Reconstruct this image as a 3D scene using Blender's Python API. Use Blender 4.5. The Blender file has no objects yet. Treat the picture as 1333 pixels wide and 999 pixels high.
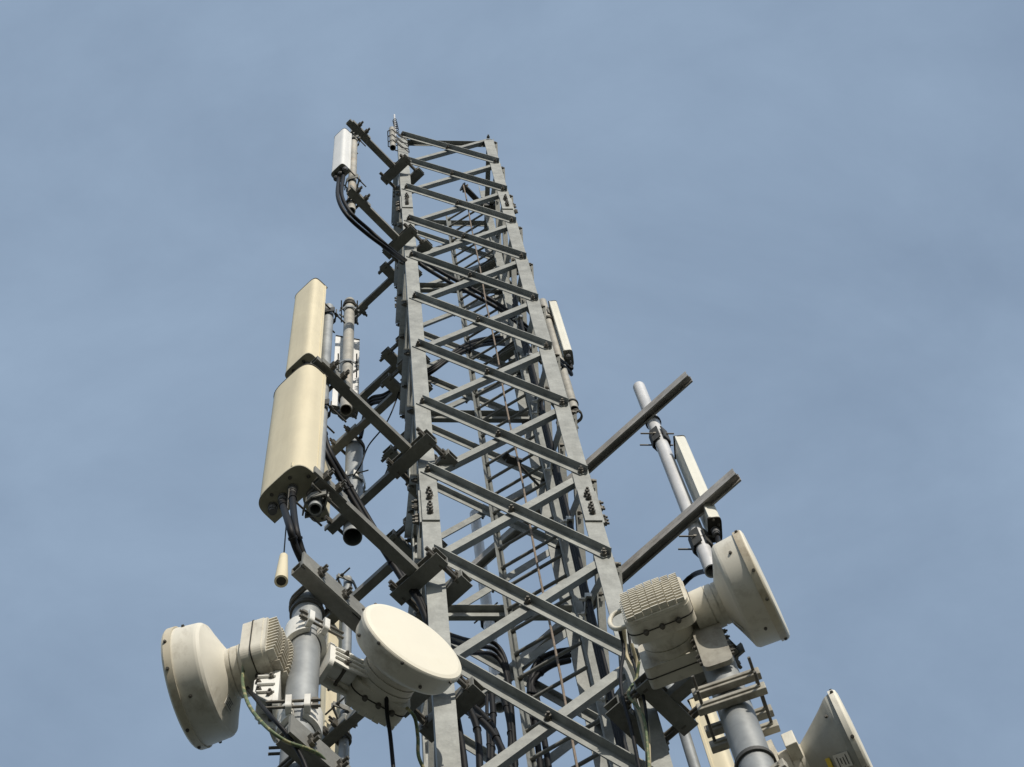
import bpy, math, random
from mathutils import Vector, Matrix
random.seed(7)
C = bpy.context.scene
PI = math.pi
# ---------------------------------------------------------------- camera
# All shapes are written in mast units: 1 = spacing of two mast legs (0.8 m); z = 0 just above the mast top
SC = 0.8
F, CA, CB, CC = 2558.4537, -0.2288044, 2.8042367, -0.2077219
EYE = Vector((-0.32348, -4.20909, -21.46134))
HS = 1.195817                                   # height of one bracing panel
def W(v): return (Vector(v) - EYE) * SC + Vector((0, 0, 1.6))
GZ = EYE.z - 1.6 / SC                           # ground level in mast units
RM = Matrix.Rotation(CA, 3, 'Z') @ Matrix.Rotation(CB, 3, 'X') @ Matrix.Rotation(CC, 3, 'Z')
cam_d = bpy.data.cameras.new('camera'); cam = bpy.data.objects.new('camera', cam_d); C.collection.objects.link(cam)
cam.matrix_world = Matrix.Translation(W(EYE)) @ RM.to_4x4()
cam_d.sensor_width = 36; cam_d.lens = F / 1333 * 36; cam_d.clip_start = 0.05; cam_d.clip_end = 6000
C.camera = cam
C.render.resolution_x = 1024; C.render.resolution_y = 767
C.view_settings.view_transform = 'Standard'; C.view_settings.look = 'None'
C.view_settings.exposure = 0.0; C.view_settings.gamma = 1; C.view_settings.use_curve_mapping = False
# ---------------------------------------------------------------- sky and sun
SUN_AZ, SUN_EL = 14, 28                          # degrees to the right of -Y, elevation
sd = Vector((math.sin(math.radians(SUN_AZ)) * math.cos(math.radians(SUN_EL)), -math.cos(math.radians(SUN_AZ)) * math.cos(math.radians(SUN_EL)), math.sin(math.radians(SUN_EL))))
world = bpy.data.worlds.new('World'); C.world = world; world.use_nodes = True
nt = world.node_tree; bg = nt.nodes['Background']; bg.inputs['Strength'].default_value = 0.115
sky = nt.nodes.new('ShaderNodeTexSky'); sky.sky_type = 'NISHITA'; sky.sun_disc = False
sky.sun_elevation = math.radians(SUN_EL); sky.sun_rotation = math.atan2(sd.x, sd.y)
sky.air_density = 1.0; sky.dust_density = 1.5; sky.ozone_density = 1.0
tc = nt.nodes.new('ShaderNodeTexCoord')
mp = nt.nodes.new('ShaderNodeMapping'); mp.inputs['Scale'].default_value = (2.0, 2.9, 2.3); mp.inputs['Rotation'].default_value = (0.3, 0.2, 0.7)
no = nt.nodes.new('ShaderNodeTexNoise'); no.inputs['Scale'].default_value = 2.4; no.inputs['Detail'].default_value = 8; no.inputs['Roughness'].default_value = 0.58; no.inputs['Distortion'].default_value = 0.25
mr = nt.nodes.new('ShaderNodeMapRange'); mr.inputs['From Min'].default_value = 0.3; mr.inputs['From Max'].default_value = 0.7
mr.inputs['To Min'].default_value = 0.58; mr.inputs['To Max'].default_value = 0.85
mx = nt.nodes.new('ShaderNodeMix'); mx.data_type = 'RGBA'
mx.inputs['B'].default_value = (3.02, 4.0, 5.3, 1)       # thin high cloud veil
nt.links.new(tc.outputs['Generated'], mp.inputs['Vector']); nt.links.new(mp.outputs['Vector'], no.inputs['Vector'])
nt.links.new(no.outputs['Fac'], mr.inputs['Value']); nt.links.new(mr.outputs['Result'], mx.inputs['Factor'])
nt.links.new(sky.outputs['Color'], mx.inputs['A']); nt.links.new(mx.outputs['Result'], bg.inputs['Color'])
sl = bpy.data.lights.new('sun', 'SUN'); sl.energy = 3.8; sl.angle = math.radians(0.5); sl.color = (1.0, 0.93, 0.82)
so = bpy.data.objects.new('sun', sl); C.collection.objects.link(so); so.rotation_euler = sd.to_track_quat('Z', 'Y').to_euler()
so.location = (0, 0, 40)

# ---------------------------------------------------------------- helpers
def V(*a): return Vector(a)
ZA = V(0, 0, 1)
def at(x, y, n, d):
    """point of plane n.p = d seen at photograph pixel x, y"""
    n = Vector(n); r = RM @ Vector(((x - 666.5) / F, -(y - 499.5) / F, -1)); return EYE + r * ((d - n.dot(EYE)) / n.dot(r))
def atz(x, y, z): return at(x, y, (0, 0, 1), z)

class MB:
    def __init__(s): s.v = []; s.f = []; s.sm = []
    def add(s, vs, fs, smooth=False):
        b = len(s.v); s.v += [Vector(q) for q in vs]
        for f in fs: s.f.append([b + i for i in f]); s.sm.append(smooth)
    def box(s, c, ax, ay, sx, sy, sz):
        ax = Vector(ax).normalized(); ay = Vector(ay).normalized(); az = ax.cross(ay).normalized(); ay = az.cross(ax); c = Vector(c)
        vs = [c + ax * sx / 2 * i + ay * sy / 2 * j + az * sz / 2 * k for i in (-1, 1) for j in (-1, 1) for k in (-1, 1)]
        s.add(vs, [(0, 1, 3, 2), (4, 6, 7, 5), (0, 4, 5, 1), (2, 3, 7, 6), (0, 2, 6, 4), (1, 5, 7, 3)])
    def prof(s, p0, p1, poly, u, caps=True, smooth=False):
        """extrude closed polygon (a,b) = a*u + b*v ; v = dir x u"""
        p0 = Vector(p0); p1 = Vector(p1); d = (p1 - p0).normalized(); u = Vector(u); u = (u - d * u.dot(d)).normalized(); v = d.cross(u)
        n = len(poly); vs = [p0 + u * a + v * b for a, b in poly] + [p1 + u * a + v * b for a, b in poly]
        s.add(vs, [(i, (i + 1) % n, n + (i + 1) % n, n + i) for i in range(n)], smooth)
        if caps:
            s.add(vs, [tuple(range(n - 1, -1, -1)), tuple(range(n, 2 * n))])
    def bar(s, p0, p1, w, h, up=ZA):
        s.prof(p0, p1, [(-h / 2, -w / 2), (h / 2, -w / 2), (h / 2, w / 2), (-h / 2, w / 2)], up)
    def sqtube(s, p0, p1, w, t, up=ZA):
        a = w / 2; b = a - t
        for q in ([(a, -a), (a, a), (b, a), (b, -a)], [(-b, -a), (-b, a), (-a, a), (-a, -a)], [(b, a), (b, b), (-b, b), (-b, a)][::-1], [(b, -b), (b, -a), (-b, -a), (-b, -b)]): s.prof(p0, p1, q, up)
    def tube(s, pts, r, n=10, caps=True):
        pts = [Vector(q) for q in pts]; m = len(pts); rr = r if isinstance(r, (list, tuple)) else [r] * m
        t0 = (pts[1] - pts[0]).normalized(); u = t0.orthogonal().normalized(); vs = []
        for i, q in enumerate(pts):
            t = (pts[min(i + 1, m - 1)] - pts[max(i - 1, 0)]).normalized(); u = (u - t * u.dot(t)).normalized(); w = t.cross(u)
            vs += [q + (u * math.cos(2 * PI * k / n) + w * math.sin(2 * PI * k / n)) * rr[i] for k in range(n)]
        s.add(vs, [(i * n + k, i * n + (k + 1) % n, (i + 1) * n + (k + 1) % n, (i + 1) * n + k) for i in range(m - 1) for k in range(n)], True)
        if caps:
            s.add(vs[:n], [tuple(range(n - 1, -1, -1))]); s.add(vs[-n:], [tuple(range(n))])
    def rod(s, a, b, r, n=8): s.tube([a, b], r, n)
    def lathe(s, c, ax, pr, n=40, smooth=True):
        """pr: list of (distance along ax, radius); duplicated points make creases"""
        c = Vector(c); ax = Vector(ax).normalized(); u = ax.orthogonal().normalized(); w = ax.cross(u)
        for (d0, r0), (d1, r1) in zip(pr[:-1], pr[1:]):
            if abs(d0 - d1) < 1e-9 and abs(r0 - r1) < 1e-9: continue
            a = [c + ax * d0 + (u * math.cos(2 * PI * k / n) + w * math.sin(2 * PI * k / n)) * r0 for k in range(n)]
            b = [c + ax * d1 + (u * math.cos(2 * PI * k / n) + w * math.sin(2 * PI * k / n)) * r1 for k in range(n)]
            if r0 < 1e-6: s.add([c + ax * d0] + b, [(0, 1 + k, 1 + (k + 1) % n) for k in range(n)], smooth)
            elif r1 < 1e-6: s.add([c + ax * d1] + a, [(0, 1 + (k + 1) % n, 1 + k) for k in range(n)], smooth)
            else: s.add(a + b, [(k, (k + 1) % n, n + (k + 1) % n, n + k) for k in range(n)], smooth)
    def pipe(s, a, b, r, t=0.008, n=28):
        a = Vector(a); b = Vector(b); L = (b - a).length
        s.lathe(a, b - a, [(0.0, r - t), (0.0, r)], n, False); s.lathe(a, b - a, [(0, r), (L, r)], n)
        s.lathe(a, b - a, [(L, r), (L, r - t)], n, False); s.lathe(a, b - a, [(L, r - t), (0, r - t)], n)
    def bolt(s, p, ax, r=0.016, l=0.018, tip=0.016, under=0.0):
        """washer, hexagon head and a thread end standing on p along ax"""
        p = Vector(p); ax = Vector(ax).normalized(); u = ax.orthogonal().normalized()
        a = random.random() * 1.0; u = u * math.cos(a) + ax.cross(u) * math.sin(a)
        s.lathe(p, ax, [(0, r * 1.25), (0.004, r * 1.25), (0.004, 0)], 12, False)
        s.prof(p + ax * 0.004, p + ax * (0.004 + l), [(r * math.cos(k * PI / 3), r * math.sin(k * PI / 3)) for k in range(6)], u)
        if tip: s.tube([p + ax * 0.01, p + ax * (0.004 + l + tip)], r * 0.52, 8)
    def obj(s, name, m, parent=None, org=None, bevel=0, label=None):
        if org is None: org = parent['_org'] if parent is not None else (0, 0, 0)
        org = Vector(org)
        me = bpy.data.meshes.new(name); me.from_pydata([tuple((q - org) * SC) for q in s.v], [], s.f)
        me.materials.append(m); me.polygons.foreach_set('use_smooth', s.sm); me.update()
        o = bpy.data.objects.new(name, me); C.collection.objects.link(o)
        if parent is not None:
            o.parent = parent
            o['_org'] = tuple(org)
        if bevel:
            md = o.modifiers.new('edge', 'BEVEL'); md.width = bevel * SC; md.segments = 3; md.limit_method = 'ANGLE'; md.angle_limit = math.radians(35)
        if label: o['label'] = label
        return o
def thing(name, base, label, cat, group=None):
    o = bpy.data.objects.new(name, None); C.collection.objects.link(o); o.empty_display_size = 0.2
    o.location = W(base); o['_org'] = tuple(base); o['label'] = label; o['category'] = cat
    if group: o['group'] = group
    return o
def tag(mb, name, m, base, label, cat, group=None, bevel=0):
    """a thing that is one mesh"""
    o = mb.obj(name, m, None, base, bevel); o.location = W(base); o['label'] = label; o['category'] = cat
    if group: o['group'] = group
    return o
def spline(pts, n=8):
    P = [Vector(q) for q in pts]; P = [P[0] * 2 - P[1]] + P + [P[-1] * 2 - P[-2]]; out = []
    for i in range(1, len(P) - 2):
        for k in range(n):
            t = k / n; a, b, c, d = P[i - 1:i + 3]
            out.append(0.5 * ((2 * b) + (c - a) * t + (2 * a - 5 * b + 4 * c - d) * t * t + (-a + 3 * b - 3 * c + d) * t ** 3))
    out.append(P[-2]); return out

# ---------------------------------------------------------------- materials
def mat(name, col, rough=0.5, metal=0.0, var=0.12, scale=8, stain=None, samt=0.0, sscale=(6, 6, 1.2), sthr=(0.5, 0.68), bump=0.0, col2=None, spec=0.5):
    m = bpy.data.materials.new(name); m.use_nodes = True; t = m.node_tree; b = t.nodes['Principled BSDF']
    b.inputs['Roughness'].default_value = rough; b.inputs['Metallic'].default_value = metal; b.inputs['Specular IOR Level'].default_value = spec
    g = t.nodes.new('ShaderNodeNewGeometry')
    n = t.nodes.new('ShaderNodeTexNoise'); n.inputs['Scale'].default_value = scale; n.inputs['Detail'].default_value = 6; n.inputs['Roughness'].default_value = 0.62
    t.links.new(g.outputs['Position'], n.inputs['Vector'])
    r = t.nodes.new('ShaderNodeMapRange'); r.inputs['From Min'].default_value = 0.33; r.inputs['From Max'].default_value = 0.67
    t.links.new(n.outputs['Fac'], r.inputs['Value'])
    mx = t.nodes.new('ShaderNodeMix'); mx.data_type = 'RGBA'
    c2 = col2 or tuple(c * (1 - 2 * var) for c in col)
    mx.inputs['A'].default_value = (*c2, 1); mx.inputs['B'].default_value = (*[min(1, c * (1 + var * 0.5)) for c in col], 1)
    t.links.new(r.outputs['Result'], mx.inputs['Factor']); out = mx.outputs['Result']
    # finer spangle / grime
    n3 = t.nodes.new('ShaderNodeTexNoise'); n3.inputs['Scale'].default_value = scale * 7; n3.inputs['Detail'].default_value = 3
    t.links.new(g.outputs['Position'], n3.inputs['Vector'])
    r3 = t.nodes.new('ShaderNodeMapRange'); r3.inputs['To Min'].default_value = 1 - var; r3.inputs['To Max'].default_value = 1 + var
    oi = t.nodes.new('ShaderNodeObjectInfo'); ro_ = t.nodes.new('ShaderNodeMapRange'); ro_.inputs['To Min'].default_value = 1 - var * 0.9; ro_.inputs['To Max'].default_value = 1 + var * 0.5
    t.links.new(oi.outputs['Random'], ro_.inputs['Value']); t.links.new(n3.outputs['Fac'], r3.inputs['Value'])
    mm_ = t.nodes.new('ShaderNodeMath'); mm_.operation = 'MULTIPLY'; t.links.new(r3.outputs['Result'], mm_.inputs[0]); t.links.new(ro_.outputs['Result'], mm_.inputs[1])
    ml = t.nodes.new('ShaderNodeMix'); ml.data_type = 'RGBA'; ml.blend_type = 'MULTIPLY'; ml.inputs['Factor'].default_value = 1
    cmb = t.nodes.new('ShaderNodeCombineColor')
    for k in range(3): t.links.new(mm_.outputs['Value'], cmb.inputs[k])
    t.links.new(out, ml.inputs['A']); t.links.new(cmb.outputs['Color'], ml.inputs['B']); out = ml.outputs['Result']
    if stain:
        mpn = t.nodes.new('ShaderNodeMapping'); mpn.inputs['Scale'].default_value = sscale; t.links.new(g.outputs['Position'], mpn.inputs['Vector'])
        n2 = t.nodes.new('ShaderNodeTexNoise'); n2.inputs['Scale'].default_value = 1.0; n2.inputs['Detail'].default_value = 7; n2.inputs['Roughness'].default_value = 0.7
        t.links.new(mpn.outputs['Vector'], n2.inputs['Vector'])
        r2 = t.nodes.new('ShaderNodeMapRange'); r2.inputs['From Min'].default_value = sthr[0]; r2.inputs['From Max'].default_value = sthr[1]; r2.inputs['To Max'].default_value = samt
        t.links.new(n2.outputs['Fac'], r2.inputs['Value'])
        ms = t.nodes.new('ShaderNodeMix'); ms.data_type = 'RGBA'; ms.inputs['B'].default_value = (*stain, 1)
        t.links.new(out, ms.inputs['A']); t.links.new(r2.outputs['Result'], ms.inputs['Factor']); out = ms.outputs['Result']
    t.links.new(out, b.inputs['Base Color'])
    rr = t.nodes.new('ShaderNodeMapRange'); rr.inputs['To Min'].default_value = max(0.05, rough - 0.12); rr.inputs['To Max'].default_value = min(1, rough + 0.15)
    t.links.new(n.outputs['Fac'], rr.inputs['Value']); t.links.new(rr.outputs['Result'], b.inputs['Roughness'])
    if bump:
        bn = t.nodes.new('ShaderNodeBump'); bn.inputs['Strength'].default_value = bump; bn.inputs['Distance'].default_value = 0.004
        t.links.new(n3.outputs['Fac'], bn.inputs['Height']); t.links.new(bn.outputs['Normal'], b.inputs['Normal'])
    return m
M = {}
M['leg'] = mat('galvanised_leg', (0.33, 0.34, 0.32), 0.6, 0.12, 0.16, 12, (0.17, 0.175, 0.16), 0.7, (9, 9, 3), (0.5, 0.72), bump=0.2)
M['brace'] = mat('galvanised_brace', (0.30, 0.31, 0.29), 0.6, 0.10, 0.15, 16, (0.17, 0.175, 0.155), 0.6, (9, 9, 6), (0.48, 0.7), bump=0.2)
M['old'] = mat('weathered_galvanised', (0.225, 0.225, 0.205), 0.7, 0.1, 0.14, 12, (0.14, 0.13, 0.11), 0.6, (9, 9, 5), bump=0.2)
M['bolt'] = mat('weathered_bolt', (0.15, 0.14, 0.12), 0.6, 0.4, 0.2, 30)
M['pipe'] = mat('galvanised_pipe', (0.35, 0.365, 0.365), 0.5, 0.3, 0.12, 6, (0.22, 0.23, 0.23), 0.6, (5, 5, 5), bump=0.1)
M['rust_pipe'] = mat('rust_stained_pipe', (0.40, 0.385, 0.34), 0.6, 0.15, 0.14, 9, (0.36, 0.25, 0.16), 0.6, (6, 6, 3), (0.54, 0.68))
M['white_pipe'] = mat('aluminium_pipe', (0.68, 0.68, 0.68), 0.42, 0.18, 0.06, 5, (0.42, 0.43, 0.43), 0.4, (5, 5, 2))
M['strut'] = mat('slotted_strut', (0.41, 0.395, 0.37), 0.6, 0.25, 0.12, 9, (0.20, 0.17, 0.14), 0.6, (8, 8, 6))
M['cream'] = mat('cream_radome', (0.70, 0.63, 0.46), 0.75, 0, 0.035, 4, (0.50, 0.44, 0.31), 0.45, (9, 9, 1.0), (0.48, 0.7), spec=0.3)
M['creamend'] = mat('cream_end_cap', (0.42, 0.39, 0.29), 0.6, 0, 0.08, 9, (0.25, 0.22, 0.16), 0.6, (8, 8, 8))
M['white'] = mat('white_radome', (0.78, 0.78, 0.76), 0.5, 0, 0.03, 4, (0.6, 0.59, 0.55), 0.35, (9, 9, 1.0), spec=0.3)
M['ivory'] = mat('ivory_radome', (0.72, 0.71, 0.63), 0.5, 0, 0.03, 4, (0.52, 0.49, 0.38), 0.4, (9, 9, 1.0), spec=0.3)
M['greyend'] = mat('grey_end_cap', (0.30, 0.30, 0.27), 0.6, 0, 0.1, 10)
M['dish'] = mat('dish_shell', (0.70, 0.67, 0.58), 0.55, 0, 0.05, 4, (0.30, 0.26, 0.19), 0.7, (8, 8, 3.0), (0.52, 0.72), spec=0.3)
M['shadedshell'] = mat('shaded_dish_shell', (0.40, 0.395, 0.35), 0.6, 0, 0.08, 5, (0.24, 0.23, 0.19), 0.7, (6, 6, 4), (0.45, 0.68), spec=0.3)  # shade on the lowest right dish painted in as a greyer base colour
M['dishface'] = mat('dish_face', (0.79, 0.75, 0.63), 0.5, 0, 0.02, 3, (0.70, 0.64, 0.50), 0.5, (3, 3, 3), (0.55, 0.75), spec=0.3)
M['rim'] = mat('dish_rim', (0.64, 0.58, 0.45), 0.55, 0, 0.06, 6, (0.30, 0.23, 0.15), 0.85, (8, 8, 5), (0.48, 0.66), spec=0.3)
M['cast'] = mat('painted_casting', (0.66, 0.625, 0.53), 0.55, 0, 0.06, 6, (0.27, 0.23, 0.17), 0.7, (10, 10, 4), (0.50, 0.70))
M['castdark'] = mat('dirty_casting', (0.40, 0.38, 0.32), 0.6, 0, 0.1, 8, (0.16, 0.14, 0.11), 0.85, (10, 10, 6), (0.45, 0.66))
M['castwhite'] = mat('white_casting', (0.76, 0.75, 0.70), 0.5, 0, 0.04, 6, (0.45, 0.41, 0.34), 0.6, (9, 9, 6), (0.52, 0.7))
M['dark'] = mat('dark_steel', (0.07, 0.07, 0.065), 0.6, 0.2, 0.2, 20)
M['cable'] = mat('black_cable', (0.009, 0.009, 0.010), 0.55, 0, 0.2, 20, spec=0.22)
M['gasket'] = mat('black_seam', (0.05, 0.045, 0.035), 0.8, 0, 0.2, 20)
M['gland'] = mat('cable_gland', (0.17, 0.17, 0.17), 0.45, 0.4, 0.15, 20)
M['nickel'] = mat('bright_clamp', (0.75, 0.75, 0.72), 0.3, 0.8, 0.1, 20)
M['rope'] = mat('brown_rope', (0.30, 0.24, 0.19), 0.9, 0, 0.2, 60)
M['beige_wire'] = mat('beige_wire', (0.52, 0.45, 0.29), 0.6, 0, 0.1, 20)
M['green_wire'] = mat('green_wire', (0.10, 0.14, 0.06), 0.6, 0, 0.1, 20, (0.30, 0.27, 0.13), 0.9, (30, 30, 30), (0.5, 0.55))
M['sticker'] = mat('white_sticker', (0.62, 0.60, 0.54), 0.5, 0, 0.05, 10)
M['print'] = mat('black_print', (0.05, 0.05, 0.05), 0.7, 0, 0.1, 10)
M['yellow'] = mat('yellow_sticker', (0.70, 0.52, 0.05), 0.5, 0, 0.05, 10)
M['ground'] = mat('gravel_and_grass', (0.055, 0.056, 0.045), 0.95, 0, 0.3, 0.6, (0.07, 0.10, 0.045), 0.8, (0.08, 0.08, 0.08), bump=0.3)
M['concrete'] = mat('concrete_pad', (0.34, 0.33, 0.31), 0.9, 0, 0.15, 2, bump=0.3)

# ---------------------------------------------------------------- ground
g = MB(); g.add([(-3000, -3000, GZ), (3000, -3000, GZ), (3000, 3000, GZ), (-3000, 3000, GZ)], [(0, 1, 2, 3)])
go = g.obj('ground', M['ground'], None, (0, 0, GZ)); go.location = W((0, 0, GZ)); go['kind'] = 'structure'
g = MB(); g.box((0.5, 0.5, GZ + 0.1), (1, 0, 0), (0, 1, 0), 3, 3, 0.25)
go = g.obj('foundation', M['concrete'], None, (0.5, 0.5, GZ)); go.location = W((0.5, 0.5, GZ)); go['kind'] = 'structure'

# ---------------------------------------------------------------- the mast
TW, TL = 0.100, 0.010
tower = thing('lattice_mast', (0.5, 0.5, GZ + 0.225), 'tall square galvanised steel lattice mast with zigzag bracing, carrying every antenna', 'mast')
top_z = -1.05 * HS
corners = {(0, 0): (1, 1), (1, 0): (-1, 1), (0, 1): (1, -1), (1, 1): (-1, -1)}
bolts = []   # (priority, point, axis)
for (cx, cy), (sx, sy) in corners.items():
    m = MB(); zb = GZ + 0.225; zt = top_z - (0.03 if cx else 0)
    poly = [(0, 0), (sx * TW, 0), (sx * TW, sy * TL), (sx * TL, sy * TL), (sx * TL, sy * TW), (0, sy * TW)]
    if sx * sy < 0: poly = poly[::-1]
    m.prof((cx, cy, zb), (cx, cy, zt), poly, (1, 0, 0))
    m.box((cx + sx * 0.05, cy + sy * 0.05, zb + 0.01), (1, 0, 0), (0, 1, 0), 0.22, 0.22, 0.02)
    m.obj('leg', M['leg'], tower, label=None)
    for kk in (3.42, 9.42, 15.42):
        z = -kk * HS
        for ax in (0, 1):
            e = V(sx, 0, 0) if ax == 0 else V(0, sy, 0); nrm = V(0, -sy, 0) if ax == 0 else V(-sx, 0, 0)
            m = MB(); c = V(cx, cy, z) + e * (TW / 2 + 0.001) + nrm * 0.006
            m.box(c, e, nrm, TW - 0.004, 0.010, 0.46)
            sp = m.obj('splice_plate', M['leg'], tower)
            for dz in (0.165, 0.12, 0.075, -0.045, -0.09, -0.135):
                s_ = 0.004 if dz in (0.12, -0.11) else -0.003
                bolts.append(((0 if cy == 0 and ax == 0 and kk < 12 else 2), c + ZA * dz + e * s_ + nrm * 0.005, nrm))
BT = 0.007
faces = [((0, 0), (1, 0)), ((1, 0), (1, 1)), ((1, 1), (0, 1)), ((0, 1), (0, 0))]
low = MB()
for fi, (A, B) in enumerate(faces):
    A = V(*A, 0); B = V(*B, 0); e = B - A; n = e.cross(ZA)          # outward
    for k in range(1, 19):
        for kind in (0, 1):
            za, zb = (-k * HS, -(k + 1) * HS) if kind == 0 else (-(k + 1) * HS, -k * HS)
            if kind == 1: zb -= 0.012; 
            p0 = A + e * 0.05 + ZA * za; p1 = A + e * 0.95 + ZA * zb
            d = (p1 - p0).normalized(); off = 0.001 if kind == 0 else -(TL + 0.001)
            up = n.cross(d); up = up if up.z > 0 else -up
            q0 = p0 - d * 0.028 + n * off; q1 = p1 + d * 0.028 + n * off
            BW, BV = (0.050, 0.060) if kind == 0 else (0.040, 0.055)
            h = BV / 2; top = 1 if (kind == 1 and fi == 2) else 0
            if kind == 0: pts = [(0, -h), (BT, -h), (BT, h - BT), (BW, h - BT), (BW, h), (0, h)]
            else: pts = [(0, h), (-BT, h), (-BT, -h + BT), (-BW, -h + BT), (-BW, -h), (0, -h)]
            if top: pts = [(a, -b) for a, b in pts][::-1]
            v = d.cross(n); sg = 1 if v.dot(up) > 0 else -1
            poly = [(a, b * sg) for a, b in pts]
            mb = low if k > 12 else MB()
            mb.prof(q0, q1, poly, n)
            if k <= 12: mb.obj('diagonal_brace', M['brace'], tower)
            if k <= 12 and kind == 0:
                pr = 0 if fi == 0 else (1 if fi in (1, 2) else 3)
                bolts.append((pr, p0 + n * (off + BT), n)); bolts.append((pr, p1 + n * (off + BT), n)); bolts.append((pr, (p0 + p1) / 2 + n * (off + BT), n))
            if k <= 12 and kind == 1:
                bolts.append((2, p0 + n * 0.001, n)); bolts.append((2, p1 + n * 0.001, n))
lo = low.obj('diagonal_brace', M['brace'], tower); lo['kind'] = 'stuff'
bolts.sort(key=lambda q: q[0])
rest = MB()
for i, (pr, c, n) in enumerate(bolts):
    if i < 100: b = MB(); b.bolt(c, n, 0.0155, 0.02, 0.014); b.obj('bolt', M['bolt'], tower)
    else: rest.bolt(c, n, 0.0155, 0.02, 0.014)
ro = rest.obj('bolt', M['bolt'], tower); ro['kind'] = 'stuff'
# horizontal angles: at the top of front and rear, and behind the ladder
def hbar(z, y, x0, x1, w=0.06, double=False):
    m = MB(); m.prof((x0, y, z), (x1, y, z), [(0, 0), (0, 0.05), (-0.006, 0.05), (-0.006, 0.006), (-w, 0.006), (-w, 0)][::-1], (0, 0, 1))
    if double: m.prof((x0 + 0.12, y - 0.01, z - 0.03), (x1 + 0.1, y - 0.01, z - 0.03), [(0, 0), (0, -0.05), (-0.006, -0.05), (-0.006, -0.006), (-0.045, -0.006), (-0.045, 0)], (0, 0, 1))
    m.obj('cross_bar', M['brace'], tower)
hbar(-1.10 * HS, 0.06, 0.03, 0.97); hbar(-1.0 * HS, 0.94, 0.03, 0.97)
for kk in (2.98, 5.97, 8.9, 11.9): hbar(-kk * HS, 0.955, 0.03, 0.95, 0.05, True)
for x in (0.05, 0.95):
    m = MB(); m.bar((x, 0.03, -1.12 * HS), (x, 0.97, -1.12 * HS), 0.05, 0.008); m.obj('cross_bar', M['brace'], tower)

# ---------------------------------------------------------------- ladder, rope
lad = thing('ladder', (0.7, 0.78, GZ), 'steel climbing ladder of thin round rungs inside the mast', 'ladder')
LS = V(0.553, 0.90, 0); RS = V(0.895, 0.655, 0); ld = (RS - LS).normalized(); ln = V(ld.y, -ld.x, 0)
zt = -0.90 * HS
m = MB(); m.prof(LS + ZA * GZ, LS + ZA * zt, [(0, 0), (0.05, 0), (0.05, 0.007), (0.007, 0.007), (0.007, 0.03), (0, 0.03)], ln); m.obj('rail', M['brace'], lad)
m = MB(); m.prof(RS + ZA * GZ, RS + ZA * (zt + 0.2), [(0, 0), (0.075, 0), (0.075, 0.008), (0.008, 0.008), (0.008, 0.075), (0, 0.075)], V(-0.2, -1, 0)); m.obj('rail', M['brace'], lad, label='wide angle iron right rail')
z = zt - 0.15; i = 0; lowr = MB()
while z > GZ + 0.3:
    mb = MB() if z > -14.9 else lowr
    mb.rod(LS + ln * 0.02 + ZA * z, RS - ln * 0.0 + ZA * z, 0.0115, 10)
    if mb is not lowr: mb.obj('rung', M['old'], lad)
    z -= 0.298
lr = lowr.obj('rung', M['old'], lad); lr['kind'] = 'stuff'
for kk in (5.6, ):
    for P_ in (LS, RS):
        m = MB(); m.box(P_ + ln * 0.03 + ZA * (-kk * HS) + ld * 0.01, ln, ld, 0.05, 0.012, 0.28)
        for dz in (-0.1, -0.05, 0.05, 0.1): m.bolt(P_ + ln * 0.03 + ZA * (-kk * HS + dz) + ld * 0.016, ld, 0.012, 0.014, 0.008)
        m.obj('joint_plate', M['old'], lad)
def loop(c, r, ax, rr, a0=0, a1=2 * PI, n=20):
    ax = Vector(ax).normalized(); u = ax.orthogonal().normalized(); w = ax.cross(u)
    return [Vector(c) + (u * math.cos(a0 + (a1 - a0) * k / n) + w * math.sin(a0 + (a1 - a0) * k / n)) * r for k in range(n + 1)]
# pulley arm at the ladder head, with the rope
pa = at(604, 243, (0, 1, 0), 0.42); pb = at(628, 268, (0, 1, 0), 0.60)
pul = thing('pulley_arm', pb, 'short black pulley arm at the top of the ladder holding a rope', 'pulley')
m = MB(); m.bar(pb, pa + (pb - pa) * 0.12, 0.05, 0.07); m.obj('arm', M['dark'], pul)
m = MB(); m.lathe(pa + V(-0.02, 0, 0), (1, 0.6, 0), [(0, 0.02), (0, 0.05), (0.012, 0.05), (0.016, 0.035), (0.03, 0.035), (0.034, 0.05), (0.046, 0.05), (0.046, 0)], 20); m.obj('pulley_wheel', M['bolt'], pul)
m = MB(); m.box(pb + V(0.05, 0.02, 0), (1, 0, 0), (0, 1, 0), 0.2, 0.08, 0.12); m.box(pb + V(0.06, 0.07, 0.13), (1, 0.4, 0), (0, 1, 0), 0.16, 0.05, 0.08); m.bolt(pb + V(0.02, -0.02, 0.04), (-0.5, -1, 0), 0.02, 0.03, 0.03); m.bolt(pb + V(0.12, -0.02, 0.04), (-0.5, -1, 0), 0.02, 0.03, 0.03); m.obj('mount', M['dark'], pul)
rp = pa + V(-0.01, -0.03, 0)
m = MB(); m.tube([V(rp.x + 0.004 * math.sin(q * 1.3), rp.y + 0.004 * math.cos(q), rp.z + (GZ + 1 - rp.z) * q / 40) for q in range(41)], 0.0068, 8)
tag(m, 'rope', M['rope'], (rp.x, rp.y, GZ + 1), 'thin brown rope hanging straight down inside the mast from a pulley', 'rope')
q = at(669, 598, (0, 1, 0), 0.42); q2 = at(701, 632, (0, 1, 0), 0.62)
hk = thing('rope_guide', q2, 'small black guide bracket holding the rope away from the ladder', 'bracket')
m = MB(); m.rod(q2, q, 0.010); m.obj('stem', M['bolt'], hk)
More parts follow.
